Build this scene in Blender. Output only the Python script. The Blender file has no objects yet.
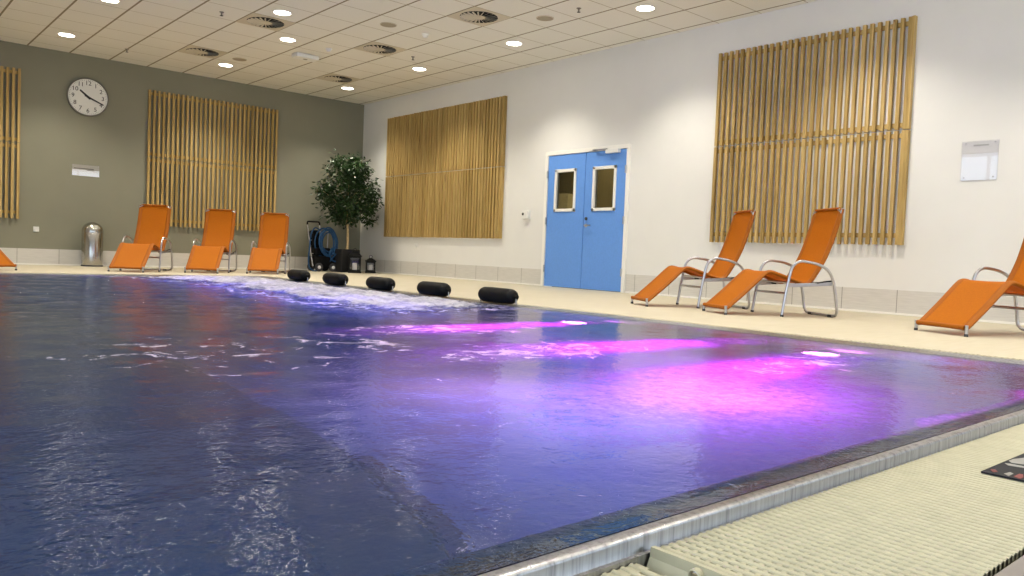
import bpy, math, random
import numpy as np
from mathutils import Vector, Matrix, noise

random.seed(7)
PI = math.pi
SC = bpy.context.scene
COL = SC.collection
H = 3.50                                   # ceiling height

# ------------------------------------------------------------------ materials
def lin(c):
    return tuple((v / 12.92 if v <= .04045 else ((v + .055) / 1.055) ** 2.4) for v in [x / 255 for x in c])

class NT:
    """small node-tree helper"""
    def __init__(self, name):
        self.m = bpy.data.materials.new(name); self.m.use_nodes = True
        self.t = self.m.node_tree; self.t.nodes.clear()
        self.out = self.t.nodes.new('ShaderNodeOutputMaterial')
    def n(self, kind, **kw):
        nd = self.t.nodes.new(kind)
        for k, v in kw.items():
            if k in nd.inputs: self.set(nd.inputs[k], v)
            else: setattr(nd, k, v)
        return nd
    def set(self, sock, v):
        if isinstance(v, bpy.types.NodeSocket): self.t.links.new(v, sock)
        elif isinstance(v, bpy.types.Node): self.t.links.new(v.outputs[0], sock)
        elif isinstance(v, tuple) and len(v) == 3 and sock.type == 'RGBA': sock.default_value = (*v, 1)
        else: sock.default_value = v
    def math(self, op, a, b=None, c=None):
        nd = self.t.nodes.new('ShaderNodeMath'); nd.operation = op
        for i, v in enumerate((a, b, c)):
            if v is not None: self.set(nd.inputs[i], v)
        return nd.outputs[0]
    def mix(self, f, a, b, blend='MIX'):
        nd = self.t.nodes.new('ShaderNodeMix'); nd.data_type = 'RGBA'; nd.blend_type = blend
        self.set(nd.inputs[0], f); self.set(nd.inputs[6], a); self.set(nd.inputs[7], b)
        return nd.outputs[2]
    def ramp(self, f, stops):
        nd = self.t.nodes.new('ShaderNodeValToRGB'); self.set(nd.inputs[0], f)
        e = nd.color_ramp.elements
        while len(e) < len(stops): e.new(.5)
        for el, (p, c) in zip(e, stops):
            el.position = p; el.color = (*c, 1) if isinstance(c, tuple) else (c, c, c, 1)
        return nd.outputs[0]
    def shmix(self, f, a, b):
        nd = self.t.nodes.new('ShaderNodeMixShader'); self.set(nd.inputs[0], f)
        self.t.links.new(a.outputs[0], nd.inputs[1]); self.t.links.new(b.outputs[0], nd.inputs[2])
        return nd
    def obj(self):
        return self.n('ShaderNodeTexCoord').outputs['Object']
    def done(self, sh):
        self.t.links.new(sh.outputs[0], self.out.inputs[0]); return self.m

def pm(name, col, rough=.5, metal=0., vary=.06, scale=14., bump=0., spec=.5, **kw):
    """principled material with a little procedural variation"""
    t = NT(name); c = lin(col)
    nz = t.n('ShaderNodeTexNoise', Vector=t.obj(), Scale=scale, Detail=3.)
    lo = tuple(x * (1 - vary) for x in c); hi = tuple(min(1, x * (1 + vary)) for x in c)
    p = t.n('ShaderNodeBsdfPrincipled', Roughness=rough, Metallic=metal)
    t.set(p.inputs['Base Color'], t.ramp(nz.outputs[0], [(.3, lo), (.7, hi)]))
    p.inputs['Specular IOR Level'].default_value = spec
    if bump:
        b = t.n('ShaderNodeBump', Strength=bump, Distance=.01); t.set(b.inputs['Height'], nz.outputs[0]); t.set(p.inputs['Normal'], b)
    for k, v in kw.items(): t.set(p.inputs[k.replace('_', ' ')], v)
    return t.done(p)

def emit(name, col, s):
    t = NT(name); return t.done(t.n('ShaderNodeEmission', Color=lin(col), Strength=s))

M = {}
M['white_wall'] = pm('white wall paint', (228, 227, 225), .75, vary=.012, scale=3, bump=.02, spec=.25)
M['grey_wall'] = pm('grey wall paint', (138, 136, 120), .75, vary=.02, scale=3, bump=.02, spec=.25)
M['steel'] = pm('brushed tube steel', (188, 188, 194), .28, 1., vary=.04)
M['bin_steel'] = pm('satin stainless steel', (190, 188, 184), .2, 1., vary=.05)
M['dark_rubber'] = pm('dark rubber', (60, 60, 64), .7)
M['black_foam'] = pm('black foam vinyl', (5, 5, 8), .5, vary=.1, spec=.18)
M['black_metal'] = pm('black lacquered metal', (10, 10, 11), .55, spec=.2)
M['planter'] = pm('anthracite planter', (28, 27, 27), .65)
M['soil'] = pm('potting soil', (42, 30, 22), .95, vary=.3, scale=60, bump=.6)
M['blue_door'] = pm('blue door laminate', (102, 154, 232), .45, vary=.04, scale=40)
M['white_trim'] = pm('white lacquer trim', (240, 238, 233), .4, vary=.01)
M['white_plastic'] = pm('white plastic', (232, 232, 230), .35, vary=.01)
M['cream_plastic'] = pm('cream grating plastic', (172, 166, 140), .55, vary=.07, scale=25)
M['glare_paper'] = pm('white paper', (244, 246, 252), .6, vary=.005)  # bluish white holds the daylight mirrored by the acrylic
M['pale_card'] = pm('pale grey card', (226, 225, 226), .6, vary=.01)
M['ink'] = pm('dark print', (60, 60, 62), .6)
M['clock_face'] = pm('clock face', (236, 235, 230), .5, vary=.005)
M['clock_ink'] = pm('clock black', (14, 14, 15), .5)
M['candle'] = pm('white wax', (238, 234, 224), .5, vary=.01)
M['hose'] = pm('blue hose', (20, 72, 118), .5, vary=.12)
M['bark'] = pm('pale bark', (196, 170, 128), .85, vary=.3, scale=30, bump=.4)
M['corridor'] = pm('olive corridor paint', (126, 116, 84), .8)
M['pale_board'] = pm('pale cabinet laminate', (214, 202, 160), .5)
M['plate_black'] = pm('black marker plate', (13, 14, 21), .8, vary=.15, scale=60)
M['plate_grey'] = pm('grey marker print', (140, 138, 132), .6)
M['plate_red'] = pm('red marker print', (118, 50, 46), .6)
M['dark_gap'] = pm('dark channel', (30, 29, 28), .8)
M['edge_rubber'] = pm('grey edge profile', (132, 124, 118), .7)
M['lamp_emit'] = emit('downlight glow', (255, 247, 232), 19.)
M['speaker'] = pm('tan speaker mesh', (168, 158, 138), .7)
M['vent_plate'] = pm('diffuser sheet', (206, 197, 178), .5, vary=.01)
M['vent_shade'] = pm('diffuser throat shade', (12, 12, 13), .9)  # near-black colour stands in for the shade of the recess
M['frame_alu'] = pm('window aluminium', (150, 152, 156), .4, .6)

def mk_ceiling():
    t = NT('mineral ceiling tile grid'); co = t.obj()
    sx = t.n('ShaderNodeSeparateXYZ'); t.set(sx.inputs[0], co)
    def line(v, off, w):
        f = t.math('FRACT', t.math('DIVIDE', t.math('ADD', v, off), .6))
        return t.math('LESS_THAN', t.math('ABSOLUTE', t.math('SUBTRACT', f, .5)), w / .6)
    lx = line(sx.outputs[0], .115 + .3 + 60, .013)          # runners along y
    ly = line(sx.outputs[1], 1.25 + 60, .006)               # cross joints
    nz = t.n('ShaderNodeTexNoise', Vector=co, Scale=120., Detail=2.)
    base = t.ramp(nz.outputs[0], [(.3, lin((230, 228, 221))), (.7, lin((238, 236, 229)))])
    c = t.mix(ly, base, lin((176, 167, 148))); c = t.mix(lx, c, lin((146, 136, 117)))
    p = t.n('ShaderNodeBsdfPrincipled', Roughness=.85); t.set(p.inputs['Base Color'], c)
    p.inputs['Specular IOR Level'].default_value = .2
    return t.done(p)
M['ceiling'] = mk_ceiling()

def mk_floor():
    t = NT('cream deck tiles'); co = t.obj()
    br = t.n('ShaderNodeTexBrick', Vector=co, Scale=1.)
    br.offset = 0.; br.inputs['Brick Width'].default_value = .3; br.inputs['Row Height'].default_value = .3
    br.inputs['Mortar Size'].default_value = .004; br.inputs['Bias'].default_value = -.2
    t.set(br.inputs['Color1'], lin((184, 176, 157))); t.set(br.inputs['Color2'], lin((179, 171, 152))); t.set(br.inputs['Mortar'], lin((184, 172, 146)))
    mp = t.n('ShaderNodeMapping', Vector=co); mp.inputs['Scale'].default_value = (1.2, 9, 1)
    nz = t.n('ShaderNodeTexNoise', Vector=mp, Scale=3., Detail=4.)
    c = t.mix(.35, br.outputs[0], t.ramp(nz.outputs[0], [(.3, lin((178, 167, 143))), (.7, lin((192, 186, 170)))]))
    p = t.n('ShaderNodeBsdfPrincipled', Roughness=.62); t.set(p.inputs['Base Color'], c)
    p.inputs['Specular IOR Level'].default_value = .3
    return t.done(p)
M['floor'] = mk_floor()

def mk_skirt():
    t = NT('grey skirting tile'); co = t.obj()
    sx = t.n('ShaderNodeSeparateXYZ'); t.set(sx.inputs[0], co)
    def line(v, off):
        f = t.math('FRACT', t.math('DIVIDE', t.math('ADD', v, off), .595))
        return t.math('LESS_THAN', t.math('ABSOLUTE', t.math('SUBTRACT', f, .5)), .007)
    l = t.math('MAXIMUM', line(sx.outputs[0], 60.07), line(sx.outputs[1], 60.235))
    mp = t.n('ShaderNodeMapping', Vector=co); mp.inputs['Scale'].default_value = (2, 2, 30)
    nz = t.n('ShaderNodeTexNoise', Vector=mp, Scale=3., Detail=3.)
    c = t.mix(l, t.ramp(nz.outputs[0], [(.3, lin((203, 200, 195))), (.7, lin((214, 211, 206)))]), lin((150, 146, 140)))
    p = t.n('ShaderNodeBsdfPrincipled', Roughness=.45); t.set(p.inputs['Base Color'], c)
    return t.done(p)
M['skirt'] = mk_skirt()

def mk_wood(axis):
    """pine slats, a tone for every slat, knots and grain along z; axis = the coordinate that runs across the slats"""
    t = NT('slat pine ' + 'xy'[axis]); co = t.obj()
    sx = t.n('ShaderNodeSeparateXYZ'); t.set(sx.inputs[0], co)
    k = t.math('FLOOR', t.math('DIVIDE', sx.outputs[axis], .0399))
    half = t.math('GREATER_THAN', sx.outputs[2], 1.94)
    wn = t.n('ShaderNodeTexWhiteNoise', noise_dimensions='2D')
    cv = t.n('ShaderNodeCombineXYZ', X=k, Y=half); t.set(wn.inputs['Vector'], cv)
    tone = t.ramp(wn.outputs[0], [(0., lin((138, 112, 64))), (.35, lin((174, 144, 86))), (.7, lin((194, 164, 106))), (1., lin((210, 182, 128)))])
    mp = t.n('ShaderNodeMapping', Vector=co); mp.inputs['Scale'].default_value = (24, 24, 1.2)
    nz = t.n('ShaderNodeTexNoise', Vector=mp, Scale=1.6, Detail=5., Roughness=.65)
    c = t.mix(.55, tone, t.ramp(nz.outputs[0], [(.3, lin((116, 88, 42))), (.5, lin((182, 152, 90))), (.75, lin((212, 186, 134)))]))
    mk = t.n('ShaderNodeMapping', Vector=co); mk.inputs['Scale'].default_value = (14, 14, 3.)
    kn = t.n('ShaderNodeTexNoise', Vector=mk, Scale=1., Detail=1.)
    c = t.mix(t.ramp(kn.outputs[0], [(.76, 0.), (.80, .7)]), c, lin((96, 64, 34)))
    p = t.n('ShaderNodeBsdfPrincipled', Roughness=.6); t.set(p.inputs['Base Color'], c)
    p.inputs['Specular IOR Level'].default_value = .3
    return t.done(p)
M['wood_x'] = mk_wood(0); M['wood_y'] = mk_wood(1)

def mk_fabric(name, col, see):
    t = NT(name); co = t.obj()
    nz = t.n('ShaderNodeTexNoise', Vector=co, Scale=90., Detail=2.)
    c = lin(col); cc = t.ramp(nz.outputs[0], [(.3, tuple(x * .92 for x in c)), (.7, tuple(x * 1.06 for x in c))])
    p = t.n('ShaderNodeBsdfPrincipled', Roughness=.6); t.set(p.inputs['Base Color'], cc); p.inputs['Specular IOR Level'].default_value = .25
    tr = t.n('ShaderNodeBsdfTranslucent'); t.set(tr.inputs[0], cc)
    s = t.shmix(.22 if see else .08, p, tr)
    if see:
        s = t.shmix(see, s, t.n('ShaderNodeBsdfTransparent', Color=(.95, .5, .12)))
    return t.done(s)
M['sling'] = mk_fabric('orange mesh sling', (200, 120, 8), .3)
M['sleeve'] = mk_fabric('orange sling hem', (160, 88, 5), 0)

def mk_leaf():
    t = NT('ficus leaf'); co = t.obj()
    nz = t.n('ShaderNodeTexNoise', Vector=co, Scale=22., Detail=1.)
    c = t.ramp(nz.outputs[0], [(.3, lin((20, 40, 16))), (.6, lin((40, 70, 26))), (.8, lin((66, 96, 40)))])
    p = t.n('ShaderNodeBsdfPrincipled', Roughness=.4); t.set(p.inputs['Base Color'], c)
    tr = t.n('ShaderNodeBsdfTranslucent'); t.set(tr.inputs[0], c)
    return t.done(t.shmix(.12, p, tr))
M['leaf'] = mk_leaf()

def mk_glass(name, tint, f=.0):
    t = NT(name)
    lw = t.n('ShaderNodeLayerWeight', Blend=.5)
    fr = t.math('MULTIPLY_ADD', t.math('POWER', lw.outputs['Facing'], 5.), .9, .04 + f)
    return t.done(t.shmix(fr, t.n('ShaderNodeBsdfTransparent', Color=tint), t.n('ShaderNodeBsdfGlossy', Roughness=.02)))
M['door_glass'] = mk_glass('door pane', (.55, .55, .5))
M['acrylic'] = mk_glass('clear acrylic', (.97, .97, .98))
M['lantern_glass'] = mk_glass('lantern pane', (.92, .92, .95))

def mk_rim():
    t = NT('wet stainless rim'); co = t.obj()
    mp = t.n('ShaderNodeMapping', Vector=co); mp.inputs['Scale'].default_value = (26, 26, 1.)
    nz = t.n('ShaderNodeTexNoise', Vector=mp, Scale=2.2, Detail=4., Roughness=.7)
    p = t.n('ShaderNodeBsdfPrincipled', Metallic=1.)
    t.set(p.inputs['Base Color'], t.ramp(nz.outputs[0], [(.3, lin((120, 120, 122))), (.5, lin((168, 168, 172))), (.8, lin((196, 197, 202)))]))
    t.set(p.inputs['Roughness'], t.ramp(nz.outputs[0], [(.3, .42), (.7, .25)]))
    return t.done(p)
M['rim'] = mk_rim()
M['reflection_rim'] = pm('wet ramp with painted reflection', (44, 38, 66), .07, 0., vary=.1, scale=9)  # violet-dark base holds the film's magenta light and dark reflections
M['basin'] = pm('blue pool liner', (70, 104, 160), .5, vary=.1, scale=5)
M['bench'] = pm('pale blue bench liner', (112, 136, 190), .5, vary=.08, scale=5)
M['bench_edge'] = pm('dark bench edge strip', (22, 26, 50), .6)

WATER = dict(diff=(24, 64, 100), trans=(214, 196, 250))
def water_nodes(t, co, jet, chop):
    n1 = t.n('ShaderNodeTexNoise', Vector=co, Scale=13., Detail=3., Roughness=.6)
    n2 = t.n('ShaderNodeTexNoise', Vector=co, Scale=46., Detail=2.)
    b = t.n('ShaderNodeBump', Strength=.5, Distance=.010); t.set(b.inputs['Strength'], t.math('MULTIPLY_ADD', chop, 1.3, .31)); t.set(b.inputs['Height'], t.math('ADD', n1.outputs[0], t.math('MULTIPLY', n2.outputs[0], .36)))
    fr = t.n('ShaderNodeFresnel', IOR=1.33); t.set(fr.inputs['Normal'], b)
    gl = t.n('ShaderNodeBsdfGlossy', Roughness=.06); t.set(gl.inputs['Normal'], b)
    rf = t.n('ShaderNodeBsdfRefraction', Color=(.72, .82, .95), Roughness=.0, IOR=1.33); t.set(rf.inputs['Normal'], b)
    df = t.n('ShaderNodeBsdfDiffuse', Color=lin(WATER['diff'])); tr = t.n('ShaderNodeBsdfTranslucent', Color=lin(WATER['trans']))
    if not isinstance(jet, float):                      # fine bubbles thin out in specks
        n3 = t.n('ShaderNodeTexNoise', Vector=co, Scale=26., Detail=5., Roughness=.75)
        jet = t.math('MULTIPLY', jet, t.ramp(n3.outputs[0], [(.34, .45), (.62, 1.)]))
    scat = t.shmix(t.math('MULTIPLY_ADD', jet, .75, .15), df, tr)
    body = t.shmix(t.math('MULTIPLY_ADD', jet, .35, .55), rf, scat)
    fr = t.math('MULTIPLY', fr, t.math('SUBTRACT', 1., t.math('MULTIPLY', jet, .6)))   # the frothy plumes mirror less
    return t.shmix(fr, body, gl)
def mk_water():
    t = NT('rippled pool water'); co = t.obj()
    w = water_nodes(t, co, t.n('ShaderNodeAttribute', attribute_name='jet').outputs['Fac'], t.n('ShaderNodeAttribute', attribute_name='chop').outputs['Fac'])
    at = t.n('ShaderNodeAttribute', attribute_name='fleck')
    f1 = t.n('ShaderNodeTexNoise', Vector=co, Scale=7., Detail=6., Roughness=.72, Distortion=1.2)
    thr = t.math('SUBTRACT', .80, t.math('MULTIPLY', at.outputs['Fac'], .34))
    f = t.ramp(t.math('SUBTRACT', f1.outputs[0], thr), [(0., 0.), (.05, .85)])
    fo = t.shmix(.5, t.n('ShaderNodeBsdfDiffuse', Color=(.72, .7, .76)), t.n('ShaderNodeBsdfTranslucent', Color=(.8, .76, .84)))
    return t.done(t.shmix(f, w, fo))
M['water'] = mk_water()
def mk_foam():
    t = NT('churning bubble foam'); co = t.obj()
    w = water_nodes(t, co, .3, 1.)
    at = t.n('ShaderNodeAttribute', attribute_name='foam')
    f1 = t.n('ShaderNodeTexNoise', Vector=co, Scale=13., Detail=7., Roughness=.75, Distortion=.6)
    f = t.ramp(t.math('ADD', f1.outputs[0], t.math('SUBTRACT', t.math('MULTIPLY', at.outputs['Fac'], .62), .62)), [(.08, 0.), (.34, 1.)])
    b = t.n('ShaderNodeBump', Strength=.6, Distance=.02); t.set(b.inputs['Height'], f1.outputs[0])
    f2 = t.n('ShaderNodeTexNoise', Vector=co, Scale=11., Detail=6., Roughness=.75)
    d = t.n('ShaderNodeBsdfDiffuse'); t.set(d.inputs[0], t.ramp(f2.outputs[0], [(.34, (.22, .22, .28)), (.6, (.78, .76, .80))])); t.set(d.inputs['Normal'], b)
    fo = t.shmix(.4, d, t.n('ShaderNodeBsdfTranslucent', Color=(.8, .78, .88)))
    return t.done(t.shmix(f, w, fo))
M['foam'] = mk_foam()

# ------------------------------------------------------------------ mesh building
class MB:
    def __init__(self): self.v = []; self.f = []; self.s = []
    def add(self, vs, fs, smooth=False):
        o = len(self.v); self.v += [tuple(v) for v in vs]
        self.f += [tuple(i + o for i in f) for f in fs]; self.s += [smooth] * len(fs); return self
    def box(self, c, size, rot=None):
        x, y, z = [s / 2 for s in size]; c = Vector(c)
        vs = [Vector((a * x, b * y, d * z)) for a in (-1, 1) for b in (-1, 1) for d in (-1, 1)]
        if rot is not None: vs = [rot @ v for v in vs]
        return self.add([v + c for v in vs], [(0, 1, 3, 2), (4, 6, 7, 5), (0, 4, 5, 1), (2, 3, 7, 6), (0, 2, 6, 4), (1, 5, 7, 3)])
    def bx(self, x0, x1, y0, y1, z0, z1):
        return self.box(((x0 + x1) / 2, (y0 + y1) / 2, (z0 + z1) / 2), (abs(x1 - x0), abs(y1 - y0), abs(z1 - z0)))
    def tube(self, path, r, n=10, caps=True, closed=False, flat=None):
        P = [Vector(p) for p in path]; N = len(P)
        rr = r if isinstance(r, (list, tuple)) else [r] * N
        T = []
        for i in range(N):
            a = P[(i - 1) % N] if (closed or i > 0) else P[i]; b = P[(i + 1) % N] if (closed or i < N - 1) else P[i]
            T.append((b - a).normalized())
        up = Vector((0, 0, 1)) if abs(T[0].z) < .9 else Vector((1, 0, 0))
        u = T[0].cross(up).normalized(); vs = []
        for i in range(N):
            if i: u = (u - T[i] * u.dot(T[i])).normalized()
            w = T[i].cross(u)
            for k in range(n):
                a = 2 * PI * k / n; vs.append(P[i] + (u * math.cos(a) + w * math.sin(a)) * rr[i])
        fs = []
        for i in range(N if closed else N - 1):
            j = (i + 1) % N
            for k in range(n): fs.append((i * n + k, i * n + (k + 1) % n, j * n + (k + 1) % n, j * n + k))
        if caps and not closed: fs += [tuple(range(n))[::-1], tuple((N - 1) * n + k for k in range(n))]
        return self.add(vs, fs, True)
    def lathe(self, prof, c=(0, 0, 0), n=32, mat=None, cap=True):
        vs = []; fs = []; c = Vector(c); L = len(prof)
        for (r, z) in prof:
            for k in range(n):
                a = 2 * PI * k / n; v = Vector((r * math.cos(a), r * math.sin(a), z))
                vs.append(c + (mat @ v if mat is not None else v))
        for i in range(L - 1):
            for k in range(n): fs.append((i * n + k, i * n + (k + 1) % n, (i + 1) * n + (k + 1) % n, (i + 1) * n + k))
        if cap and prof[0][0] > 1e-6: fs.append(tuple(range(n))[::-1])
        if cap and prof[-1][0] > 1e-6: fs.append(tuple((L - 1) * n + k for k in range(n)))
        return self.add(vs, fs, True)
    def prism(self, poly, t, mat):
        """2D polygon (a,b) extruded by t; mat(a,b,d)->point"""
        n = len(poly)
        vs = [mat(a, b, 0) for a, b in poly] + [mat(a, b, t) for a, b in poly]
        return self.add(vs, [tuple(range(n))[::-1], tuple(range(n, 2 * n))] + [(i, (i + 1) % n, n + (i + 1) % n, n + i) for i in range(n)])
    def build(self, name, mat, parent=None, bevel=0., loc=None, segs=2):
        me = bpy.data.meshes.new(name); vs = self.v
        if loc is not None: vs = [(v[0] - loc[0], v[1] - loc[1], v[2] - loc[2]) for v in vs]
        me.from_pydata(vs, [], self.f); me.polygons.foreach_set('use_smooth', self.s); me.update()
        if any(self.s):
            try: me.set_sharp_from_angle(angle=math.radians(50))
            except Exception: pass
        o = bpy.data.objects.new(name, me); COL.objects.link(o); me.materials.append(mat)
        if loc is not None: o.location = loc
        if parent is not None: o.parent = parent
        if bevel:
            b = o.modifiers.new('bevel', 'BEVEL'); b.width = bevel; b.segments = segs; b.limit_method = 'ANGLE'
        return o

def fillet(pts, r, n=6):
    P = [Vector(p) for p in pts]; out = [P[0]]
    for i in range(1, len(P) - 1):
        a = (P[i - 1] - P[i]); b = (P[i + 1] - P[i]); d = min(r, a.length * .49, b.length * .49)
        s = P[i] + a.normalized() * d; e = P[i] + b.normalized() * d
        for k in range(n + 1):
            t = k / n; out.append(s * (1 - t) ** 2 + P[i] * 2 * t * (1 - t) + e * t * t)
    out.append(P[-1]); return out
def spline(pts, n=8):
    P = [Vector(p) for p in pts]; Q = [P[0] * 2 - P[1]] + P + [P[-1] * 2 - P[-2]]; out = []
    for i in range(1, len(Q) - 2):
        a, b, c, d = Q[i - 1], Q[i], Q[i + 1], Q[i + 2]
        for k in range(n):
            t = k / n
            out.append(.5 * (2 * b + (c - a) * t + (2 * a - 5 * b + 4 * c - d) * t * t + (3 * b - a - 3 * c + d) * t ** 3))
    out.append(P[-1]); return out

def tag(o, label, cat, group=None, kind=None):
    if label: o['label'] = label
    if cat: o['category'] = cat
    if group: o['group'] = group
    if kind: o['kind'] = kind
    return o
def thing(name, label, cat, loc=(0, 0, 0), rz=0., group=None):
    o = bpy.data.objects.new(name, None); COL.objects.link(o); o.empty_display_size = .1
    o.location = loc; o.rotation_euler = (0, 0, rz); return tag(o, label, cat, group)
def struct(o, label=None):
    o['kind'] = 'structure'
    if label: o['label'] = label
    return o
def dup(root, loc, rz=None, label=None):
    def cp(o, par):
        c = o.copy(); COL.objects.link(c)
        if par is not None: c.parent = par
        for ch in o.children: cp(ch, c)
        return c
    r = cp(root, None); r.location = loc
    if rz is not None: r.rotation_euler = (0, 0, rz)
    if label: r['label'] = label
    return r

# ------------------------------------------------------------------ camera
def camera():
    f, yaw, pit, roll = 784.174, .716925382, -.0422327504, .0398491736
    cy, sy, cp, sp = math.cos(yaw), math.sin(yaw), math.cos(pit), math.sin(pit)
    fw = Vector((sy * cp, cy * cp, sp)); r = Vector((cy, -sy, 0)); u = r.cross(fw)
    r2 = r * math.cos(roll) + u * math.sin(roll); u2 = u * math.cos(roll) - r * math.sin(roll)
    cam = bpy.data.cameras.new('camera'); o = bpy.data.objects.new('camera', cam); COL.objects.link(o)
    m = Matrix((r2, u2, -fw)).transposed().to_4x4(); m.translation = Vector((-8.48645849, -14.7031236, .470290300)); o.matrix_world = m
    cam.sensor_width = 36.; cam.lens = f / 1024 * 36; cam.clip_start = .02; cam.clip_end = 200
    SC.camera = o
camera()

# ------------------------------------------------------------------ room shell
XL, YF = -10.6, -20.0        # left wall and front wall (behind the camera)
PX0, PX1, PY0, PY1 = -9.9, -3.88, -13.90, -4.10     # crest line of the pool rim
GN = .398
GW = .43                                             # gutter width outside the rim
def shell():
    T = .2
    fl = MB()                                        # deck with the pool and its gutters cut out
    gx0, gx1, gy0, gy1 = PX0 - GW, PX1 + GW, PY0 - GN - .035, PY1 + GW
    fl.bx(XL, 0, gy1, 0, -.3, 0).bx(XL, 0, YF, gy0, -.3, 0).bx(XL, gx0, gy0, gy1, -.3, 0).bx(gx1, 0, gy0, gy1, -.3, 0)
    struct(fl.build('floor', M['floor']), 'cream tiled pool deck')
    struct(MB().bx(XL - T, T, YF - T, T, H, H + .1).build('ceiling', M['ceiling']), 'suspended ceiling of square cream tiles')
    struct(MB().bx(XL - T, T, 0, T, -.3, H).build('wall_back', M['grey_wall']), 'grey painted wall')
    dy0, dy1, dz = -7.40, -5.70, 2.07                # opening for the double door
    w = MB().bx(0, T, dy1, 0, -.3, H).bx(0, T, YF, dy0, -.3, H).bx(0, T, dy0, dy1, dz, H)
    struct(w.build('wall_right', M['white_wall']), 'white painted wall')
    # left wall and front wall: tall glazed bays that let the daylight in
    def bays(axis, at, lo, hi, wins, z0, z1, name):
        b = MB(); cur = lo
        def seg(a, c, za, zb):
            if axis == 0: b.bx(at - T, at, a, c, za, zb)
            else: b.bx(a, c, at - T, at, za, zb)
        for (a, c) in wins:
            seg(cur, a, -.3, H); seg(a, c, -.3, z0); seg(a, c, z1, H); cur = c
        seg(cur, hi, -.3, H)
        struct(b.build(name, M['white_wall']))
        for i, (a, c) in enumerate(wins):
            fr = MB(); t = .05
            def bar(p0, p1, za, zb):
                if axis == 0: fr.bx(at - .12, at - .05, p0, p1, za, zb)
                else: fr.bx(p0, p1, at - .12, at - .05, za, zb)
            bar(a, a + t, z0, z1); bar(c - t, c, z0, z1); bar(a, c, z0, z0 + t); bar(a, c, z1 - t, z1); bar((a + c) / 2 - t / 2, (a + c) / 2 + t / 2, z0, z1)
            WN[0] += 1
            struct(fr.build('window_%d' % WN[0], M['frame_alu']))
            l = bpy.data.lights.new('portal', 'AREA'); l.shape = 'RECTANGLE'; l.size = c - a; l.size_y = z1 - z0
            l.cycles.is_portal = True
            lo_ = bpy.data.objects.new('daylight_portal', l); COL.objects.link(lo_)
            if axis == 0: lo_.location = (at - .15, (a + c) / 2, (z0 + z1) / 2); lo_.rotation_euler = (PI / 2, 0, -PI / 2)
            else: lo_.location = ((a + c) / 2, at - .15, (z0 + z1) / 2); lo_.rotation_euler = (PI / 2, 0, 0)
            if axis == 0: lo_.rotation_euler = (0, -PI / 2, 0); l.size, l.size_y = z1 - z0, c - a
            else: lo_.rotation_euler = (PI / 2, 0, 0)
    WN = [0]
    bays(0, XL, YF, 0, [(-18.4, -15.9), (-15.5, -13.0), (-12.6, -10.1), (-9.7, -7.2)], .3, 3.1, 'wall_left')
    bays(1, YF, XL, 0, [(-8.2, -5.8), (-5., -2.6), (-2.0, -.2)], .6, 3.12, 'wall_front')
    # skirting tiles and the pale cove strip under them
    sk = MB().bx(XL, 0, -.012, 0, .022, .262); struct(sk.build('baseboard_back', M['skirt']), 'grey skirting tiles')
    sk = MB().bx(-.012, 0, dy1 + .01, -.012, .022, .262).bx(-.012, 0, YF, dy0 - .01, .022, .262); struct(sk.build('baseboard_right', M['skirt']), 'grey skirting tiles')
    cv = MB().bx(XL, 0, -.022, 0, 0, .022).bx(-.022, 0, dy1 + .01, -.022, 0, .022).bx(-.022, 0, YF, dy0 - .01, 0, .022)
    struct(cv.build('trim_1', M['white_trim']), 'pale cove strip at the foot of the walls')
    # dim corridor behind the door
    c = MB().bx(2.2, 2.3, -9, -3, -.1, 2.7).bx(T, 2.3, -9.1, -9, -.1, 2.7).bx(T, 2.3, -3, -2.9, -.1, 2.7).bx(T, 2.3, -9, -3, 2.7, 2.8)
    struct(c.build('wall_corridor', M['corridor']), 'dim olive corridor beyond the doors')
    struct(MB().bx(T, 2.3, -9, -3, -.1, 0).build('floor_corridor', M['corridor']))
    l = bpy.data.lights.new('corridor_fill', 'AREA'); l.size = .5; l.energy = 34; l.color = (1, .85, .6)  # added fill that brightens the view through the panes, no fixture
    lo_ = bpy.data.objects.new('corridor_fill', l); COL.objects.link(lo_); lo_.location = (1.3, -5.2, 2.65)
shell()

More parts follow.
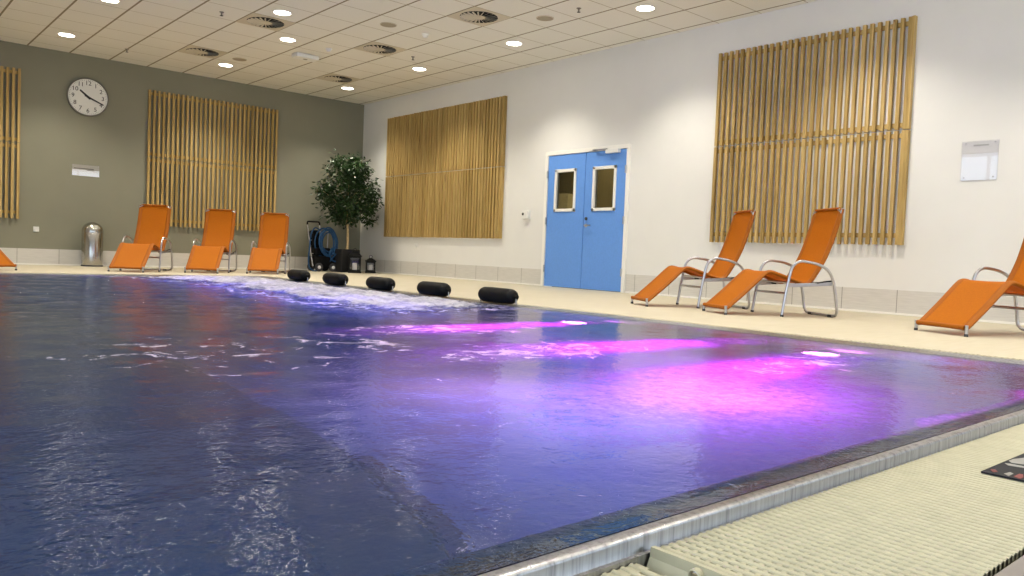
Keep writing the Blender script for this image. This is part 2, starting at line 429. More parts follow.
# ------------------------------------------------------------------ door
def door():
    r = struct(thing('door_1', None, None, (0, -6.54, 0)), 'blue double door with two windows in the white wall')
    def P(y): return y + 6.54
    fr = MB().bx(-.03, .16, P(-5.74), P(-5.675), 0, 2.035).bx(-.03, .16, P(-7.40), P(-7.34), 0, 2.035).bx(-.03, .16, P(-7.40), P(-5.675), 2.035, 2.095)
    fr.build('door_frame', M['white_trim'], r, .004)
    def leaf(y0, y1, wy0, wy1):
        z0, z1 = 1.16, 1.81
        b = MB().bx(-.015, .03, P(y0), P(wy0), .008, 2.03).bx(-.015, .03, P(wy1), P(y1), .008, 2.03).bx(-.015, .03, P(wy0), P(wy1), .008, z0).bx(-.015, .03, P(wy0), P(wy1), z1, 2.03)
        o = b.build('door_leaf', M['blue_door'], r)
        t = .045
        w = MB().bx(-.03, .04, P(wy0), P(wy0) + t, z0, z1).bx(-.03, .04, P(wy1) - t, P(wy1), z0, z1).bx(-.03, .04, P(wy0), P(wy1), z0, z0 + t).bx(-.03, .04, P(wy0), P(wy1), z1 - t, z1)
        w.build('window_frame', M['white_trim'], o, .004)
        MB().bx(.003, .009, P(wy0) + t, P(wy1) - t, z0 + t, z1 - t).build('glass_pane', M['door_glass'], o)
        return o
    a = leaf(-6.535, -5.745, -6.36, -5.90)
    b = leaf(-7.335, -6.545, -7.16, -6.70)
    for o, yy in ((a, -5.742), (b, -7.338)):
        for z in (.28, 1.02, 1.74):
            MB().lathe([(.011, -.055), (.013, -.05), (.013, .05), (.011, .055)], (-.032, P(yy), z), 12).build('hinge', M['steel'], o)
    h = MB(); h.lathe([(.026, 0), (.026, .006), (.011, .008), (.011, .045)], (-.015, P(-6.60), .95), 20, Matrix.Rotation(-PI / 2, 3, 'Y'))
    h.tube(fillet([(-.05, P(-6.60), .95), (-.062, P(-6.60), .95), (-.062, P(-6.72), .95)], .012), .009)
    h.build('handle', M['steel'], b)
    MB().lathe([(.024, 0), (.024, .012), (.02, .016)], (-.015, P(-6.60), 1.05), 20, Matrix.Rotation(-PI / 2, 3, 'Y')).build('lock_cylinder', M['dark_rubber'], b)
    c = MB().bx(-.085, -.016, P(-7.22), P(-6.98), 1.98, 2.035).build('door_closer', M['white_plastic'], b, .006)
    MB().bx(-.075, -.055, P(-7.0), P(-6.74), 2.038, 2.05).bx(-.075, -.03, P(-6.78), P(-6.72), 2.04, 2.056).build('closer_arm', M['steel'], b)
door()
cb = MB().bx(1.75, 2.15, -4.42, -4.12, 0, 1.64)
o = cb.build('cabinet', M['pale_board'], None, .01, (1.95, -4.27, 0)); tag(o, 'pale cabinet in the corridor seen through the left door window', 'cabinet')

# ------------------------------------------------------------------ slatted wall panels
def slat_panel(axis, a0, a1, modules, label):
    """axis 0: on the back wall, runs along x; axis 1: on the right wall, runs along y"""
    z0, zm, z1 = .735, 1.935, 3.10
    loc = ((a0 + a1) / 2, 0, z0) if axis == 0 else (0, (a0 + a1) / 2, z0)
    r = thing('slat_panel', label, 'wall panel', loc, 0, 'slatted timber panels on the walls')
    mat = M['wood_x'] if axis == 0 else M['wood_y']
    n = round((a1 - a0 - .045) / .0798); st = (a1 - a0 - .045) / n
    def bx(b, p0, p1, d0, d1, za, zb):
        if axis == 0: b.bx(p0, p1, -d1, -d0, za, zb)
        else: b.bx(-d1, -d0, p0, p1, za, zb)
    def fin(b, name):
        o = b.build(name, mat, None); o.parent = r; o.matrix_parent_inverse = Matrix.Translation(-Vector(loc)); return o
    for nm, za, zb in (('upper_slats', zm + .006, z1), ('lower_slats', z0, zm - .006)):
        b = MB()
        for i in range(n + 1):
            p = a0 + i * st; j = random.uniform(-.003, .003)
            bx(b, p, p + .037 + random.uniform(-.002, .003), .020, .055 + j * .4, za + (j if nm[0] == 'l' else 0), zb + (j if nm[0] == 'u' else 0))
        if axis == 1: bx(b, a0 - .030, a0 - .002, 0, .056, za, zb)     # edge board on the near side
        fin(b, nm)
    for z in (z0 + .10, zm - .055, zm + .055, z1 - .06):
        b = MB(); bx(b, a0 + .002, a1 - .002, 0, .020, z - .024, z + .024); fin(b, 'rail')
slat_panel(0, -8.6, -6.20, 2, 'slatted timber panel on the grey wall left of the clock, cut by the photo edge')
slat_panel(0, -4.29, -1.91, 2, 'slatted timber panel on the grey wall right of the clock, behind the orange loungers')
slat_panel(1, -4.63, -1.02, 3, 'wide slatted timber panel on the white wall between the potted tree and the blue door')
slat_panel(1, -11.15, -8.80, 2, 'slatted timber panel behind two loungers, right of the blue door')

# ------------------------------------------------------------------ wall things
def text_mesh(s, size):
    cu = bpy.data.curves.new('t', 'FONT'); cu.body = s; cu.size = size; cu.align_x = 'CENTER'; cu.align_y = 'CENTER'; cu.extrude = .001; cu.resolution_u = 3
    o = bpy.data.objects.new('t', cu); COL.objects.link(o)
    me = bpy.data.meshes.new_from_object(o.evaluated_get(bpy.context.evaluated_depsgraph_get()))
    vs = [v.co.copy() for v in me.vertices]; fs = [tuple(p.vertices) for p in me.polygons]
    bpy.data.objects.remove(o); bpy.data.curves.remove(cu); bpy.data.meshes.remove(me)
    return vs, fs
def clock():
    r = thing('wall_clock', 'round white wall clock with black numerals high on the grey wall', 'clock', (-5.24, 0, 2.815))
    R = Matrix.Rotation(PI / 2, 3, 'X')
    MB().lathe([(.315, 0), (.318, .03), (.312, .05), (.302, .052), (.297, .04), (.297, .03)], (0, 0, 0), 64, R, False).build('rim', pm('clock rim', (120, 116, 108), .4, .5), r)
    MB().lathe([(.298, .022), (.298, .03)], (0, 0, 0), 64, R).build('clock_face', M['clock_face'], r)
    for h in range(1, 13):
        a = h * PI / 6; vs, fs = text_mesh(str(h), .098)
        MB().add([(v.x + .225 * math.sin(a), -.0315 - v.z, v.y + .225 * math.cos(a)) for v in vs], fs).build('numeral', M['clock_ink'], r)
    b = MB()
    for k in range(60):
        a = k * PI / 30; rot = Matrix.Rotation(a, 3, 'Y'); L = .022 if k % 5 == 0 else .012
        b.box(rot @ Vector((0, -.0315, .284 - L / 2)), (.0045, .002, L), rot)
    b.build('minute_marks', M['clock_ink'], r)
    def hand(name, ang, L, back, w, d):
        rot = Matrix.Rotation(math.radians(ang), 3, 'Y')
        MB().prism([(-w, -back), (w, -back), (w * .7, L), (-w * .7, L)], .004, lambda a, c, e: rot @ Vector((a, -d - e, c))).build(name, M['clock_ink'], r)
    hand('hour_hand', 309.5, .16, .045, .018, .034); hand('minute_hand', 113.5, .255, .055, .014, .040)
    MB().lathe([(.018, .03), (.018, .048)], (0, 0, 0), 20, R).build('hub', M['clock_ink'], r)
clock()

def holders():
    # back wall: wide acrylic holder
    r = thing('sign_holder', 'clear acrylic notice holder with a glare-white sheet on the grey wall below the clock', 'sign', (-5.25, 0, 1.5))
    MB().bx(-.21, .21, -.012, -.008, 0, .19).build('acrylic_sheet', M['acrylic'], r)
    MB().bx(-.205, .205, -.007, -.004, .003, .105).build('glare_sheet', M['glare_paper'], r)  # white sheet stands in for the window's reflection on the acrylic
    MB().bx(-.205, .205, -.007, -.004, .106, .186).build('header_card', pm('grey header card', (176, 170, 158), .6), r)
    MB().bx(-.18, .12, -.0085, -.007, .118, .13).bx(.02, .13, -.0085, -.007, .098, .106).build('header_print', M['ink'], r)
    for x in (-.19, .19):
        MB().lathe([(.006, 0), (.006, .016), (.004, .018)], (x, 0, .175), 12, Matrix.Rotation(PI / 2, 3, 'X')).build('screw', M['steel'], r)
    # right wall: upright holder
    r = thing('sign_holder', 'clear acrylic notice holder with a glare-white sheet on the white wall at the far right', 'sign', (0, -11.85, 1.38))
    MB().bx(-.012, -.008, -.165, .165, 0, .385).build('acrylic_sheet', M['acrylic'], r)
    MB().bx(-.007, -.004, -.158, .158, .004, .262).build('glare_sheet', M['glare_paper'], r)  # sheet cut to the window's reflection, its brightness put into the white
    MB().bx(-.006, -.003, -.16, .16, .264, .38).build('header_card', M['pale_card'], r)
    MB().bx(-.0085, -.006, -.075, .06, .335, .35).build('header_print', pm('pale print', (176, 176, 176), .6), r)
    for y in (-.13, .13):
        for z in (.365, .03):
            MB().lathe([(.006, 0), (.006, .016), (.004, .018)], (0, y, z), 12, Matrix.Rotation(-PI / 2, 3, 'Y')).build('screw', M['steel'], r)
holders()

r = thing('door_control', 'small white push-button box on the white wall left of the blue door', 'switch', (0, -5.27, 1.06))
MB().bx(-.055, .004, -.075, .075, 0, .13).build('housing', M['white_plastic'], r, .008)
MB().lathe([(.022, 0), (.022, .006), (.015, .01)], (-.055, .045, .075), 16, Matrix.Rotation(-PI / 2, 3, 'Y')).build('button', M['dark_rubber'], r)
def socket(label, loc, back):
    r = thing('wall_socket', label, 'socket', loc)
    s = (lambda a, d, z: (a, -d, z)) if back else (lambda a, d, z: (-d, a, z))
    def bb(a0, a1, d0, d1, z0, z1, nm, m, bev=0):
        p, q = s(a0, d0, z0), s(a1, d1, z1); MB().bx(min(p[0], q[0]), max(p[0], q[0]), min(p[1], q[1]), max(p[1], q[1]), z0, z1).build(nm, m, r, bev)
    bb(-.041, .041, 0, .014, -.041, .041, 'plate', M['white_plastic'], .004)
    rot = Matrix.Rotation(PI / 2, 3, 'X') if back else Matrix.Rotation(-PI / 2, 3, 'Y')
    MB().lathe([(.022, 0), (.022, .004), (.018, .004), (.016, .001)], s(0, .014, 0), 20, rot).build('outlet', M['pale_card'], r)
socket('small white socket low on the grey wall left of the steel bin', (-5.96, 0, .58), True)
socket('small white socket low on the white wall under the wide slatted panel', (0, -2.12, .57), False)

# ------------------------------------------------------------------ ceiling things
def ceiling_things():
    proto = None
    def light(x, y, label, group='recessed downlights in the tiled ceiling'):
        nonlocal proto
        if proto is None:
            proto = thing('downlight', label, 'ceiling light', (x, y, H), 0, group)
            MB().lathe([(.125, 0), (.125, -.006), (.108, -.009), (.104, -.004)], (0, 0, 0), 40).build('trim_ring', M['white_trim'], proto)
            MB().lathe([(.104, -.002), (.104, -.006), (.0, -.0065)], (0, 0, 0), 40).build('lens', M['lamp_emit'], proto)
        else:
            o = dup(proto, (x, y, H), None, label); o['group'] = group
        l = bpy.data.lights.new('downlight_beam', 'SPOT'); l.energy = LAMP; l.color = (1., .925, .77); l.spot_size = math.radians(118); l.spot_blend = .75; l.shadow_soft_size = .1
        lo = bpy.data.objects.new('downlight_beam', l); COL.objects.link(lo); lo.location = (x, y, H - .03)
    LAMP = 162.
    A, B, Cc = -5.815, -3.415, -1.09
    light(A, -1.25, 'bright downlight in the ceiling above the clock, the leftmost whole one')
    light(A, -3.65, 'bright downlight cut by the top photo edge at the far left of the ceiling')
    light(-4.05, -4.85, 'bright downlight just in front of the upper swirl vent, near the top photo edge')
    light(B, -3.65, 'bright downlight behind the upper swirl vent, left of the white ceiling box')
    light(B, -1.25, 'bright downlight nearest the grey wall above the right part of its slatted panel')
    light(Cc, -1.25, 'bright downlight nearest the corner where grey and white walls meet')
    light(Cc, -3.65, 'bright downlight near the white wall above the wide slatted panel')
    light(Cc, -6.05, 'bright downlight near the white wall, above and left of the blue door')
    light(Cc, -8.45, 'bright downlight near the top photo edge, rightmost on the ceiling')
    off = [(A, -6.05), (A, -8.45), (-8.215, -1.25), (-8.215, -3.65), (-8.215, -6.05), (-8.215, -8.45), (B, -8.45), (Cc, -10.85), (B, -10.85), (A, -10.85),
           (Cc, -13.25), (B, -13.25), (A, -13.25), (Cc, -15.65), (B, -15.65), (A, -15.65), (-8.215, -15.65), (-8.215, -10.85)]
    for x, y in off: light(x, y, 'bright recessed downlight in the ceiling beyond the photo edge', 'downlights beyond the photo edge')
    pv = None
    vents = [(-4.015, -4.25, 'square swirl air vent beside the two upper left downlights'),
             (-4.015, -1.85, 'square swirl air vent nearest the grey wall, left of a tan ceiling speaker'),
             (-2.215, -4.25, 'square swirl air vent between the white ceiling box and the small white sensor'),
             (-1.615, -1.85, 'square swirl air vent nearest the corner of the room'),
             (-2.215, -6.65, 'square swirl air vent above the blue door side, nearest the top photo edge')]
    for x, y, lab in vents:
        if pv is None:
            pv = thing('air_vent', lab, 'air vent', (x, y, H), 0, 'swirl vents in the tiled ceiling')
            MB().bx(-.297, .297, -.297, .297, -.004, 0).build('face_plate', M['vent_plate'], pv)
            MB().lathe([(.245, -.004), (.245, -.006), (.0, -.0062)], (0, 0, 0), 40).build('throat_shade', M['vent_shade'], pv)  # flat black disc painted as the shaded recess behind the vanes
            b = MB()
            for k in range(22):
                a = 2 * PI * k / 22
                rot = Matrix.Rotation(a, 3, 'Z') @ Matrix.Rotation(math.radians(28), 3, 'X')
                b.box(Matrix.Rotation(a, 3, 'Z') @ Vector((.165, 0, -.0135)), (.16, .021, .002), rot)
            b.lathe([(.085, -.004), (.085, -.012), (.0, -.014)], (0, 0, 0), 24)
            b.build('vanes', M['vent_plate'], pv)
        else: dup(pv, (x, y, H), None, lab)
    ps = None
    for x, y, lab in [(-3.415, -1.85, 'round tan ceiling speaker next to the downlight nearest the grey wall'),
                      (-2.815, -5.45, 'round tan ceiling speaker near the top photo edge, left of the small white sensor'),
                      (-1.615, -7.25, 'round tan ceiling speaker right of the foremost swirl vent')]:
        if ps is None:
            ps = thing('ceiling_speaker', lab, 'speaker', (x, y, H), 0, 'round speakers in the tiled ceiling')
            MB().lathe([(.115, 0), (.115, -.005), (.104, -.008)], (0, 0, 0), 36).build('ring', M['vent_plate'], ps)
            MB().lathe([(.104, -.004), (.103, -.008), (.0, -.011)], (0, 0, 0), 36).build('grille', M['speaker'], ps)
        else: dup(ps, (x, y, H), None, lab)
    r = thing('emergency_light', 'white rectangular emergency light box hanging under the ceiling tiles', 'ceiling light', (-2.815, -3.0, H))
    MB().bx(-.19, .19, -.1, .1, -.07, -.004).build('housing', M['white_plastic'], r, .012)
    MB().bx(-.15, .15, -.07, .07, -.004, 0).build('base_plate', M['pale_card'], r)
    MB().bx(-.03, .03, -.02, .02, -.074, -.07).build('indicator', M['plate_grey'], r)
    for x, y, lab in [(-2.215, -5.45, 'small white smoke detector on the ceiling between speaker and foremost vent'), (-2.75, -3.65, 'small white smoke detector on the ceiling just in front of the white box')]:
        r = thing('smoke_detector', lab, 'smoke detector', (x, y, H))
        MB().lathe([(.05, 0), (.052, -.012), (.045, -.02)], (0, 0, 0), 28).build('base', M['white_plastic'], r)
        MB().lathe([(.036, -.018), (.034, -.04), (.02, -.05), (0, -.052)], (0, 0, 0), 28).build('sensor_dome', M['white_plastic'], r)
    for x, y, lab in [(-4.615, -4.25, 'small sprinkler head on the ceiling left of the upper swirl vent'), (-1.615, -4.25, 'small dark sprinkler head on the ceiling above the wide slatted panel'),
                      (-4.92, -1.05, 'small dark sprinkler head on the ceiling right of the clock'), (-1.615, -7.85, 'small dark sprinkler head on the ceiling left of the rightmost downlight')]:
        r = thing('sprinkler', lab, 'sprinkler', (x, y, H))
        MB().lathe([(.03, 0), (.028, -.006), (.012, -.01), (.01, -.035), (.004, -.045)], (0, 0, 0), 16).build('body', M['edge_rubber'], r)
        MB().lathe([(.022, -.047), (.022, -.05), (0, -.052)], (0, 0, 0), 16).build('deflector', M['dark_rubber'], r)
ceiling_things()

# ------------------------------------------------------------------ pool
def pool():
    X0, X1, Y0, Y1 = PX0, PX1, PY0, PY1
    prof = [(-.12, -.45), (-.12, .0), (-.11, .012), (-.009, .0325), (-.002, .0340), (.006, .0338), (.0125, .0315), (.0155, .026), (.0155, .0035), (.0165, .002), (.0245, .002), (.0245, -.16)]
    b = MB(); n = len(prof); vs = []
    for d, z in prof: vs += [(X0 - d, Y0 - d, z), (X1 + d, Y0 - d, z), (X1 + d, Y1 + d, z), (X0 - d, Y1 + d, z)]
    fs = [(i * 4 + k, i * 4 + (k + 1) % 4, (i + 1) * 4 + (k + 1) % 4, (i + 1) * 4 + k) for i in range(n - 1) for k in range(4)]
    b.add(vs, fs, True); o = b.build('trim_3', M['rim']); o.data.materials.append(M['reflection_rim'])
    for f in o.data.polygons:
        if f.index < 12 and f.index % 4 == 0: f.material_index = 1      # wet ramp on the camera side, purple reflection painted into its colour
    struct(o, 'stainless steel overflow rim of the pool')
    # gutter bottom
    g = GW + .06
    c = MB().bx(X0 - g, X1 + g, Y0 - g, Y0 - .01, -.2, -.16).bx(X0 - g, X1 + g, Y1 + .01, Y1 + g, -.2, -.16).bx(X1 + .01, X1 + g, Y0 - .01, Y1 + .01, -.2, -.16).bx(X0 - g, X0 - .01, Y0 - .01, Y1 + .01, -.2, -.16)
    struct(c.build('trim_4', M['dark_gap']), 'dark gutter channel under the gratings')
    w = MB(); i = .10
    w.bx(X0 + i - .1, X0 + i, Y0, Y1, -1.25, -.44).bx(X1 - i, X1 - i + .1, Y0, Y1, -1.25, -.44).bx(X0, X1, Y0 + i - .1, Y0 + i, -1.25, -.44).bx(X0, X1, Y1 - i, Y1 - i + .1, -1.25, -.44)
    struct(w.build('wall_pool', M['basin']), 'blue pool side below the water')
    struct(MB().bx(X0, X1, Y0, Y1, -1.35, -1.25).build('floor_pool', M['basin']), 'blue pool bottom')
    # submerged bench on the right with a dark edge strip
    edge = spline([(-7.64, -13.78, 0), (-7.55, -13.53, 0), (-7.46, -13.25, 0), (-7.41, -12.9, 0), (-7.38, -12.4, 0), (-7.36, -11.6, 0), (-7.36, -10.0, 0), (-7.36, -7.5, 0), (-7.36, -4.22, 0)], 8)
    poly = [(p.x, p.y) for p in edge] + [(X1 - .1, -4.22), (X1 - .1, -13.75)]
    struct(MB().prism(poly, .85, lambda a, c, e: (a, c, -1.25 + e)).build('floor_bench', M['bench']), 'pale submerged bench along the right pool side')
    edge = edge[:26]; b = MB(); L = len(edge); vs = []
    for k, p in enumerate(edge):
        tn = (edge[min(k + 1, L - 1)] - edge[max(k - 1, 0)]).normalized(); nr = Vector((tn.y, -tn.x, 0))
        a = p - nr * .01; c = p + nr * .035; vs += [(a.x, a.y, -.394), (c.x, c.y, -.394), (c.x, c.y, -.45), (a.x, a.y, -.45)]
    b.add(vs, [(k * 4 + j, k * 4 + (j + 1) % 4, k * 4 + 4 + (j + 1) % 4, k * 4 + 4 + j) for k in range(L - 1) for j in range(4)])
    struct(b.build('trim_5', M['bench_edge']), 'dark edge strip of the submerged bench')
pool()

rng = np.random.default_rng(3)
WAVES = []
for k in range(46):
    lam = .13 * (5.0 ** rng.random()); a = rng.uniform(-PI, PI)
    WAVES.append((2 * PI / lam * math.cos(a), 2 * PI / lam * math.sin(a), rng.uniform(0, 2 * PI), .0005 * lam ** .75))
def wave_z(x, y):
    z = np.zeros_like(x)
    for kx, ky, ph, am in WAVES: z += am * np.sin(kx * x + ky * y + ph)
    return z
def sm(e0, e1, v):
    t = np.clip((v - e0) / (e1 - e0), 0, 1); return t * t * (3 - 2 * t)
FOAM = [(-6.1, -4.16), (-5.75, -4.8), (-5.4, -5.8), (-5.45, -6.8), (-5.52, -7.8), (-5.6, -9.2), (-5.4, -9.95), (-4.9, -9.9), (-4.4, -9.8), (-3.93, -9.75), (-3.93, -4.16)]
def poly_dist(x, y, poly):
    """signed distance, positive inside"""
    n = len(poly); d = np.full(x.shape, 1e9); ins = np.zeros(x.shape, bool)
    for i in range(n):
        (ax, ay), (bx, by) = poly[i], poly[(i + 1) % n]
        ex, ey = bx - ax, by - ay; t = np.clip(((x - ax) * ex + (y - ay) * ey) / (ex * ex + ey * ey), 0, 1)
        d = np.minimum(d, np.hypot(x - ax - t * ex, y - ay - t * ey))
        c = ((ay > y) != (by > y)) & (x < (bx - ax) * (y - ay) / (by - ay + 1e-12) + ax); ins ^= c
    return np.where(ins, d, -d)
def grid_object(name, xs, ys, zf, mat, attr, af, keep=None, extra=None):
    X, Y = np.meshgrid(xs, ys); Z = zf(X, Y); nx, ny = len(xs), len(ys)
    co = np.stack([X.ravel(), Y.ravel(), Z.ravel()], 1)
    i = np.arange(ny - 1)[:, None] * nx + np.arange(nx - 1)[None, :]
    q = np.stack([i, i + 1, i + nx + 1, i + nx], -1).reshape(-1, 4)
    A = af(X, Y).ravel()
    if keep is not None:
        K = keep(X, Y).ravel(); q = q[K[q].any(1)]
        used = np.unique(q); mp = np.full(len(co), -1); mp[used] = np.arange(len(used)); co = co[used]; A = A[used]; q = mp[q]
    me = bpy.data.meshes.new(name); me.vertices.add(len(co)); me.vertices.foreach_set('co', co.astype(np.float32).ravel())
    me.loops.add(q.size); me.loops.foreach_set('vertex_index', q.astype(np.int32).ravel())
    me.polygons.add(len(q)); me.polygons.foreach_set('loop_start', np.arange(0, q.size, 4, dtype=np.int32))
    me.polygons.foreach_set('use_smooth', np.ones(len(q), bool)); me.update(calc_edges=True); me.validate()
    at = me.attributes.new(attr, 'FLOAT', 'POINT'); at.data.foreach_set('value', A.astype(np.float32))
    for nm, fn in (extra or ()):
        at = me.attributes.new(nm, 'FLOAT', 'POINT'); at.data.foreach_set('value', fn(X, Y).ravel().astype(np.float32))
    o = bpy.data.objects.new(name, me); COL.objects.link(o); me.materials.append(mat); return o
def axis_pts(lo, hi, c, smin, smax, k):
    out = [lo]
    while out[-1] < hi:
        out.append(out[-1] + min(smax, max(smin, abs(out[-1] - c) * k)))
    out[-1] = hi; return np.array(out)
def water():
    xs = axis_pts(PX0 + .05, PX1 - .05, -7.8, .018, .045, .02); ys = axis_pts(PY0 + .011, PY1 - .05, -13.9, .014, .04, .018)
    def z(X, Y):
        e = np.minimum.reduce([X - PX0, PX1 - X, Y - PY0, PY1 - Y])
        ramp = .0342 - .0203 * (Y - PY0 - .002) / .1                 # thin film running over the sloping rim
        return np.maximum(.021 + wave_z(X, Y) * (1 + 1.6 * chop(X, Y)) * sm(.05, .35, e), ramp + .0008)
    def chop(X, Y): return np.maximum(sm(-10.6, -8., Y), .22 * (1 - sm(.08, .13, Y - PY0)))          # the water is livelier towards the bubbling end
    def fl(X, Y):
        a = np.exp(-(((X + 5.7) / .9) ** 2 + ((Y + 11.0) / .5) ** 2)) * .9
        a = np.maximum(a, .95 * np.exp(-(((X + 5.9) / 1.0) ** 2 + ((Y + 12.0) / .45) ** 2)))
        a = np.maximum(a, .9 * np.exp(-(((X + 5.1) / .8) ** 2 + ((Y + 12.9) / .3) ** 2)))
        a = np.maximum(a, .8 * np.exp(-(((X + 6.6) / .5) ** 2 + ((Y + 11.4) / .8) ** 2)))
        a = np.maximum(a, .72 * np.exp(-(((X + 7.3) / 1.) ** 2 + ((Y + 11.5) / 1.3) ** 2)))
        a = np.maximum(a, .8 * sm(-.5, .0, poly_dist(X, Y, FOAM)))
        return np.maximum(a, .35)
    def jet(X, Y):
        # plumes of fine bubbles in front of the massage jets
        def plume(ax, ay, bx, by, w0, w1, v):
            ex, ey = bx - ax, by - ay; t = ((X - ax) * ex + (Y - ay) * ey) / (ex * ex + ey * ey)
            d = np.abs((X - ax) * ey - (Y - ay) * ex) / math.hypot(ex, ey) + .03 * np.sin(X * 9 + 2 * np.sin(X * 4)); w = w0 + (w1 - w0) * np.clip(t, 0, 1)
            return v * np.exp(-np.abs(d / w) ** 3.2) * sm(-.12, .1, t) * (1 - sm(.6, 1.15, t))
        j = plume(-4.4, -10.92, -6.7, -11.0, .14, .26, 1.)
        j = np.maximum(j, plume(-4.3, -12.12, -6.9, -11.9, .16, .34, 1.))
        j = np.maximum(j, plume(-4.55, -12.78, -6.6, -12.95, .2, .34, 1.))
        j = np.maximum(j, plume(-4.6, -13.80, -6.5, -13.83, .07, .06, .9))
        j = np.maximum(j, .75 * np.exp(-((X + 6.25) / .85) ** 2 - ((Y + 13.2) / .55) ** 2))
        return np.clip(j, 0, 1)
    o = grid_object('pool_water', xs, ys, z, M['water'], 'fleck', fl, None, (('jet', jet), ('chop', chop)))
    tag(o, 'rippled slate-blue to violet water filling the pool', None, None, 'stuff')
water()
def foam():
    xs = np.arange(-6.2, -3.925, .022); ys = np.arange(-10.1, -4.14, .022)
    def msk(X, Y):
        w = np.vectorize(lambda a, b: noise.fractal(Vector((a * 2.3, b * 2.3, 4.)), 1., 2., 4))(X, Y)
        D = poly_dist(X, Y, FOAM); re = PX1 - .03 - X
        return sm(-.02, .55, D + w * .25) * .999 * sm(-.1, .02, re + .1)
    C = {}
    def z(X, Y):
        m = msk(X, Y); C['m'] = m
        n1 = np.vectorize(lambda a, b: noise.fractal(Vector((a * 5, b * 5, 1.)), .8, 2.1, 6))(X, Y)
        e = np.minimum(PX1 - X, PY1 - Y)
        return .014 + wave_z(X, Y) * .5 + m * (.028 + .032 * n1 * sm(.03, .2, e)) * (.35 + .65 * sm(.03, .4, e))
    o = grid_object('foam', xs, ys, z, M['foam'], 'foam', lambda X, Y: C['m'], lambda X, Y: C['m'] > .02)
    tag(o, 'churning white and lavender bubble foam along the far right pool edge', None, None, 'stuff')
foam()

# underwater colour lights: pool lamps plus added fills that have no fixture
def uw(x, y, z, e, col, aim=None, size=110, r=.06):
    k = 'SPOT' if aim else 'POINT'
    l = bpy.data.lights.new('underwater_light', k); l.energy = e; l.color = col; l.shadow_soft_size = r; l.cycles.use_multiple_importance_sampling = False
    o = bpy.data.objects.new('underwater_light', l); COL.objects.link(o); o.location = (x, y, z)
    if aim:
        l.spot_size = math.radians(size); l.spot_blend = .8
        o.rotation_euler = (Vector(aim) - Vector((x, y, z))).to_track_quat('-Z', 'Y').to_euler()
MAG = (1., .02, .95); VIO = (.30, .2, 1.)
uw(-4.5, -10.95, -.2, 42, MAG, (-6.2, -11.0, .0), 80)
uw(-5.5, -10.98, -.3, 16, MAG)  # added fill that carries the far magenta band further
uw(-4.5, -12.08, -.2, 36, MAG, (-6.2, -12.0, .0), 80)
uw(-5.4, -12.02, -.3, 20, MAG)  # added fill halfway along the middle band
uw(-4.75, -12.8, -.22, 21, MAG, (-6.2, -12.95, .0), 90)
uw(-5.5, -12.9, -.3, 16, MAG)  # added fill halfway along the near band
uw(-6.2, -13.2, -.36, 36, (.7, .15, .86))  # added violet fill above the bench
uw(-4.9, -13.72, -.08, 9, MAG, (-5.7, -13.8, .02), 90, .03)
uw(-4.25, -13.05, -.2, 7, VIO)
uw(-6.9, -12.6, -.36, 30, (.68, .45, .82))  # added lavender fill to lift the water colour
uw(-7.0, -13.3, -.36, 11, (.42, .44, 1.))  # added bluish fill beside the bench edge
for y in (-5.0, -6.2, -7.4, -8.6, -9.5): uw(-5.1, y, -.25, 27, VIO)

def pool_lamps():
    p = None
    for x, y, lab in [(-4.2, -12.5, 'round magenta underwater lamp glowing through the pool in front of the second lounger'),
                      (-4.28, -10.6, 'round magenta underwater lamp glowing through the pool below the blue door')]:
        if p is None:
            p = thing('pool_lamp', lab, 'pool light', (x, y, -.40), 0, 'underwater lamps')
            MB().lathe([(.13, 0), (.13, .012), (.115, .02), (.10, .014)], (0, 0, 0), 32).build('ring', M['steel'], p)
            MB().lathe([(.10, .012), (.095, .018), (.0, .022)], (0, 0, 0), 32).build('lens', emit('magenta lamp lens', (255, 120, 245), 45.), p)
        else: dup(p, (x, y, -.40), None, lab)
pool_lamps()

# ------------------------------------------------------------------ gratings
def grate(name, label, along, a0, a1, c0, c1, ztop, pitch, rib):
    """bars run across the gutter; along = axis of the gutter"""
    r = thing(name, label, 'grating', ((a0 + a1) / 2, (c0 + c1) / 2, ztop - .03) if along == 0 else ((c0 + c1) / 2, (a0 + a1) / 2, ztop - .03))
    b = MB(); L = Vector(r.location)
    def bx(p0, p1, q0, q1, z0, z1, m):
        if along == 0: m.bx(p0 - L.x, p1 - L.x, q0 - L.y, q1 - L.y, z0 - L.z, z1 - L.z)
        else: m.bx(q0 - L.x, q1 - L.x, p0 - L.y, p1 - L.y, z0 - L.z, z1 - L.z)
    n = int((a1 - a0) / pitch)
    for i in range(n):
        p = a0 + i * pitch; w = pitch * .64
        # rounded bar: trapezoid section
        sec = [(0, ztop - .022), (0, ztop - .004), (w * .12, ztop - .0015), (w * .32, ztop), (w * .68, ztop), (w * .88, ztop - .0015), (w, ztop - .004), (w, ztop - .022)]
        if along == 0: b.prism(sec, c1 - c0, lambda a, z, e: (p + a - L.x, c0 + e - L.y, z - L.z))
        else: b.prism(sec, c1 - c0, lambda a, z, e: (c0 + e - L.x, p + a - L.y, z - L.z))
    b.build('cross_bars', M['cream_plastic'], r)
    m = MB(); k = int((c1 - c0) / rib)
    for i in range(k + 1):
        q = c0 + (c1 - c0 - rib * .44) * i / k; bx(a0, a0 + n * pitch, q, q + rib * .44, ztop - .026, ztop - .0028, m)
    m.build('long_ribs', M['cream_plastic'], r)
    return r
y1 = PY0 - .026; y0 = PY0 - GN + .005
g = grate('overflow_grate', 'cream plastic overflow grating along the near pool edge at the lower right', 0, -7.488, -3.465, y0, y1, .007, .0205, .0186)
L = Vector(g.location)
ep = MB()
